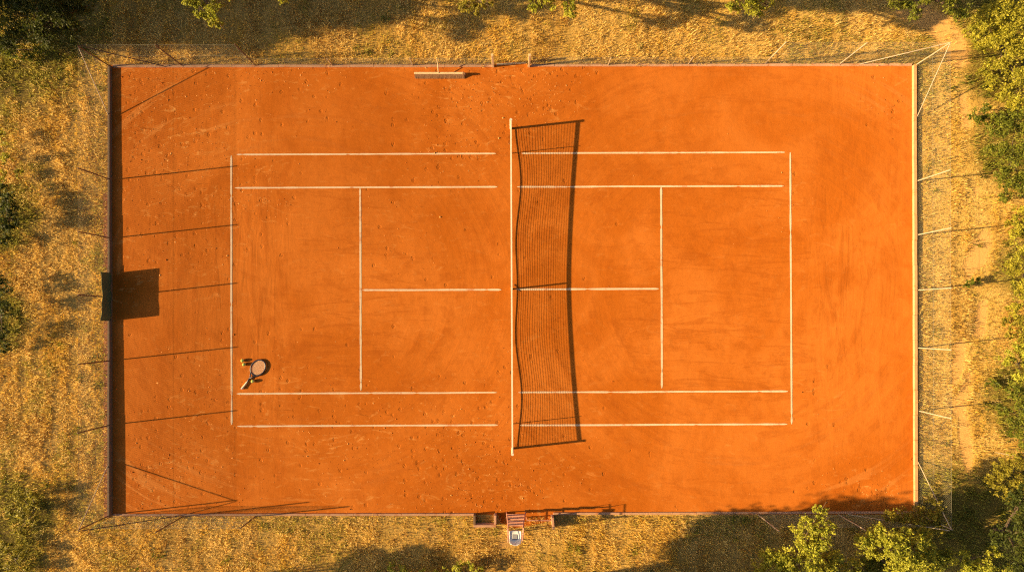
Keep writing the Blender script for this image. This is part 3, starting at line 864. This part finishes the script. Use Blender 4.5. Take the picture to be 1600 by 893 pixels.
tree('shrub', 'olive shrub at the right edge between the yellow and bright green bushes', G(1598,515),
     disp([(1594,505,.7,.4),(1600,530,.8,.4),(1580,520,.4,.28),(1570,500,.3,.22)]), 'olive', R_, trunk_r=.03, cat='shrub')
tree('shrub', 'tiny dark shrub in dry grass right of the fence near the centre line', G(1520,441),
     disp([(1517,441,.3,.20),(1526,437,.25,.16),(1510,446,.15,.14)]), 'green', R_, trunk_r=.015, cat='shrub')
tree('shrub', 'tiny green shrub in the grass right of the lower baseline corner', G(1553,598),
     disp([(1552,598,.25,.20),(1560,604,.2,.16)]), 'green', R_, trunk_r=.015, cat='shrub')
tree('shrub', 'yellow shrub at the right edge below the top right corner bush', G(1590,150),
     disp([(1575,145,.7,.42),(1550,130,.5,.35),(1590,160,.8,.42),(1540,110,.4,.3)]), 'yellow', R_, trunk_r=.03, cat='shrub')
# top right corner
tree('shrub', 'large yellow green bush filling the top right corner', G(1560,60),
     disp([(1530,30,1.3,.55),(1560,20,1.5,.6),(1590,30,1.6,.65),(1560,60,1.1,.55),(1592,75,1.2,.6),(1535,65,.7,.42),(1590,125,.9,.5),(1560,105,.6,.42),(1600,165,.8,.45),(1515,50,.5,.32)]), 'yellow', R_, n_per=480, trunk_r=.05, cat='shrub')
tree('broadleaf_tree', 'green tree leaning in at the top edge left of the corner bush', G(1450,-6),
     disp([(1412,10,2.2,.36),(1432,20,2.3,.32),(1480,8,2.3,.36),(1500,18,2.0,.36),(1398,0,2.4,.35),(1450,-6,2.6,.4)]), 'green', 'trees along the top side', trunk_r=.08)
tree('broadleaf_tree', 'lime crown poking in at the top edge above the right service line', G(1150,-25),
     disp([(1150,8,3.0,.34),(1172,8,3.1,.36),(1182,20,2.9,.28),(1195,6,3.0,.32),(1160,-22,3.3,.5),(1190,-30,3.3,.5)]), 'lime', 'trees along the top side', trunk_r=.08)
tree('broadleaf_tree', 'lime crown poking in at the top edge just right of the gate', G(880,-25),
     disp([(834,8,3.0,.30),(858,4,3.1,.32),(888,14,3.0,.32),(890,24,2.8,.22),(870,-25,3.4,.5),(905,-5,3.1,.3),(835,-25,3.4,.45)]), 'lime', 'trees along the top side', trunk_r=.08)
tree('broadleaf_tree', 'pale drooping crown at the top edge above the drag brush', G(735,-25),
     disp([(722,9,2.9,.28),(744,12,2.9,.30),(758,6,3.0,.27),(735,-20,3.3,.45),(765,-20,3.2,.4)]), 'olive', 'trees along the top side', trunk_r=.07)
tree('broadleaf_tree', 'sunlit lime branch hanging in at the top edge right of the corner', G(330,-25),
     disp([(296,4,3.4,.28),(312,14,3.4,.30),(328,28,3.3,.32),(342,36,3.2,.22),(334,10,3.4,.34),(300,-15,3.6,.5),(340,-20,3.6,.5)]), 'lime', 'trees along the top side', trunk_r=.08)
tree('broadleaf_tree', 'small lime crown tip at the top edge between corner branch and gate', G(450,-25),
     disp([(442,-2,3.2,.28),(448,-22,3.4,.45)]), 'lime', 'trees along the top side', trunk_r=.07)
# top left dark tree and its neighbours
tree('broadleaf_tree', 'dark green tree filling the top left corner', G(80,50),
     disp([(20,15,2.6,.6),(55,25,2.8,.65),(95,20,2.8,.65),(30,50,2.2,.55),(75,55,2.4,.6),(110,45,2.3,.45),(12,75,1.6,.42),(130,12,2.6,.42),(55,-15,3.2,.7),(100,-20,3.2,.7)]), 'dark', 'trees along the top side', trunk_r=.11)
tree('shrub', 'green bush under the dark corner tree at the left edge', G(22,80),
     disp([(8,40,1.4,.32),(5,70,.9,.4),(28,62,.9,.3),(66,76,.5,.3),(20,85,.5,.34),(44,88,.3,.25)]), 'green', 'shrubs at the left edge', trunk_r=.04, cat='shrub')
# left edge
Lg = 'shrubs at the left edge'
tree('shrub', 'dark bush at the left edge with a square shadow on the dry grass', G(20,345),
     disp([(4,300,.6,.32),(10,322,.8,.42),(4,350,.8,.45),(18,345,.75,.36),(16,315,.7,.33),(8,375,.45,.3)]), 'dark', Lg, trunk_r=.04, cat='shrub')
tree('shrub', 'dark bush at the left edge level with the green windscreen', G(4,490),
     disp([(2,450,.7,.42),(6,480,.8,.42),(0,520,.7,.42),(10,545,.4,.25)]), 'dark', Lg, trunk_r=.03, cat='shrub')
tree('shrub', 'yellow green shrub above the dark bush at the left edge', G(8,240),
     disp([(2,215,.5,.3),(10,245,.55,.3),(28,270,.4,.22),(4,275,.5,.25)]), 'yellow', Lg, trunk_r=.025, cat='shrub')
tree('shrub', 'round dark green bush beside the bottom left fence corner', G(62,795),
     disp([(32,775,.5,.30),(50,770,.55,.28),(36,800,.5,.32),(54,788,.55,.28),(52,812,.5,.26),(20,795,.4,.26),(30,826,.3,.24)]), 'olive', Lg, trunk_r=.05, cat='shrub')
tree('shrub', 'yellow green shrub at the bottom left corner of the view', G(22,870),
     disp([(8,855,.5,.32),(30,868,.5,.28),(10,888,.5,.34),(44,889,.4,.26)]), 'olive', Lg, trunk_r=.035, cat='shrub')
# bottom middle
tree('shrub', 'green bush tops at the bottom edge left of the entrance', G(700,915),
     disp([(612,888,.35,.24),(630,893,.4,.28),(715,888,.4,.28),(735,884,.4,.26),(752,890,.35,.26),(690,895,.4,.3),(662,900,.4,.3)]), 'lime', 'bushes at the bottom edge', trunk_r=.04, cat='shrub')

# taller trees just outside the view; their long shadows reach the court
TG = 'tall trees beyond the edge of the view'
def shade_tree(label, u, v, z0, z1, rad, n=9, kind='green', base=None, long=1.0):
    cl = []
    for i in range(n):
        a = i/n*2*math.pi*1.9; f = (i+.5)/n
        rr = rad*(.55+.25*math.sin(i*2.3))
        cl.append((G(u, v, z0+(z1-z0)*f)+Vector((math.cos(a)*rr*.7*long, math.sin(a)*rr*.55, 0)), rad*.62))
    return tree('tall_tree', label, G(*(base or (u, v))), cl, kind, TG, n_per=330, size=.09, trunk_r=.09)
shade_tree('tall tree beyond the bottom edge left of the entrance', 715, 923, 3.9, 6.6, 2.2, 14)
shade_tree('tall tree beyond the bottom edge right of the entrance', 890, 922, 3.0, 5.7, 2.1, 14)
shade_tree('low spreading tree beyond the bottom edge below the right court half', 1080, 935, 2.6, 4.6, 2.0, 12)
shade_tree('tall tree beyond the bottom edge below the sunken box', 600, 1010, 3.6, 7.6, 2.4, 14)
shade_tree('tree beyond the bottom edge below the left baseline', 200, 924, 3.3, 4.8, .8, 8)
shade_tree('tall tree beyond the left edge level with the top fence', -170, 88, 2.6, 7.6, 1.3, 14)
shade_tree('tall tree beyond the top left corner', -130, 0, 2.0, 7.0, 2.2, 16)
shade_tree('tall tree beyond the top edge near the top left corner', 120, 5, 3.7, 6.2, 1.7, 14, base=(120,-30))
shade_tree('tall tree beyond the top edge above the left baseline', 380, 0, 3.8, 5.8, 1.6, 12, base=(380,-40))
shade_tree('tall tree beyond the top edge above the left service line', 600, 10, 4.3, 6.3, 1.4, 12, base=(600,-45))
shade_tree('tall tree beyond the top edge right of the net', 760, 48, 5.0, 6.2, 1.0, 10, base=(770,-50), long=2.6)
shade_tree('tall tree beyond the top edge above the right court half', 930, 55, 4.8, 6.0, .95, 10, base=(940,-50), long=2.8)
shade_tree('tree beyond the top edge above the right service line', 1100, 35, 4.4, 5.4, 1.0, 10, base=(1100,-50), long=2.4)

# bare twig at the right edge
mb = MB()
mb.tube([G(1548,704,.25), G(1562,706,.45), G(1580,708,.5), G(1596,715,.42)], [.010,.018,.022,.012], 6)
mb.tube([G(1566,706,.46), G(1580,702,.55), G(1592,704,.5)], [.012,.010,.004], 5)
mb.tube([G(1580,708,.5), G(1588,714,.3), G(1592,722,.1)], [.014,.010,.012], 5)
tag(mb.build('bare_branch', M['post']), 'pale bare branch lying on bushes at the right edge', 'branch')

# ------------------------------------------------------------------ camera, light, world
cam = bpy.data.cameras.new('camera'); co = bpy.data.objects.new('camera', cam); C.objects.link(co)
co.location = (0, 0, CAMZ); co.rotation_euler = (0, 0, 0)
cam.sensor_width = 36; cam.lens = S*CAMZ/1600*36
cam.shift_y = (V0-446.5)/1600
cam.clip_end = 2000
sc.camera = co

sun = bpy.data.lights.new('sun', 'SUN'); so = bpy.data.objects.new('sun', sun); C.objects.link(so)
so.rotation_euler = SUN.to_track_quat('-Z', 'Y').to_euler()
sun.energy = 5.0; sun.angle = math.radians(.5); sun.color = (1, .70, .34)
so.location = (-20, 0, 20)

w = bpy.data.worlds.new('World'); sc.world = w; w.use_nodes = True
nt = w.node_tree; bg = nt.nodes['Background']
sky = nt.nodes.new('ShaderNodeTexSky'); sky.sky_type = 'NISHITA'; sky.sun_disc = False
sky.sun_elevation = math.asin(-SUN.z); sky.sun_rotation = math.radians(263.7)
sky.dust_density = 2.5; sky.ozone_density = .3; sky.air_density = .6
nt.links.new(sky.outputs[0], bg.inputs[0]); bg.inputs[1].default_value = .05

sc.view_settings.view_transform = 'Standard'; sc.view_settings.look = 'None'
sc.view_settings.exposure = 1.32; sc.view_settings.gamma = 1
sc.cycles.max_bounces = 6; sc.cycles.use_denoising = False; sc.cycles.pixel_filter_type = 'BLACKMAN_HARRIS'; sc.cycles.filter_width = 1.2
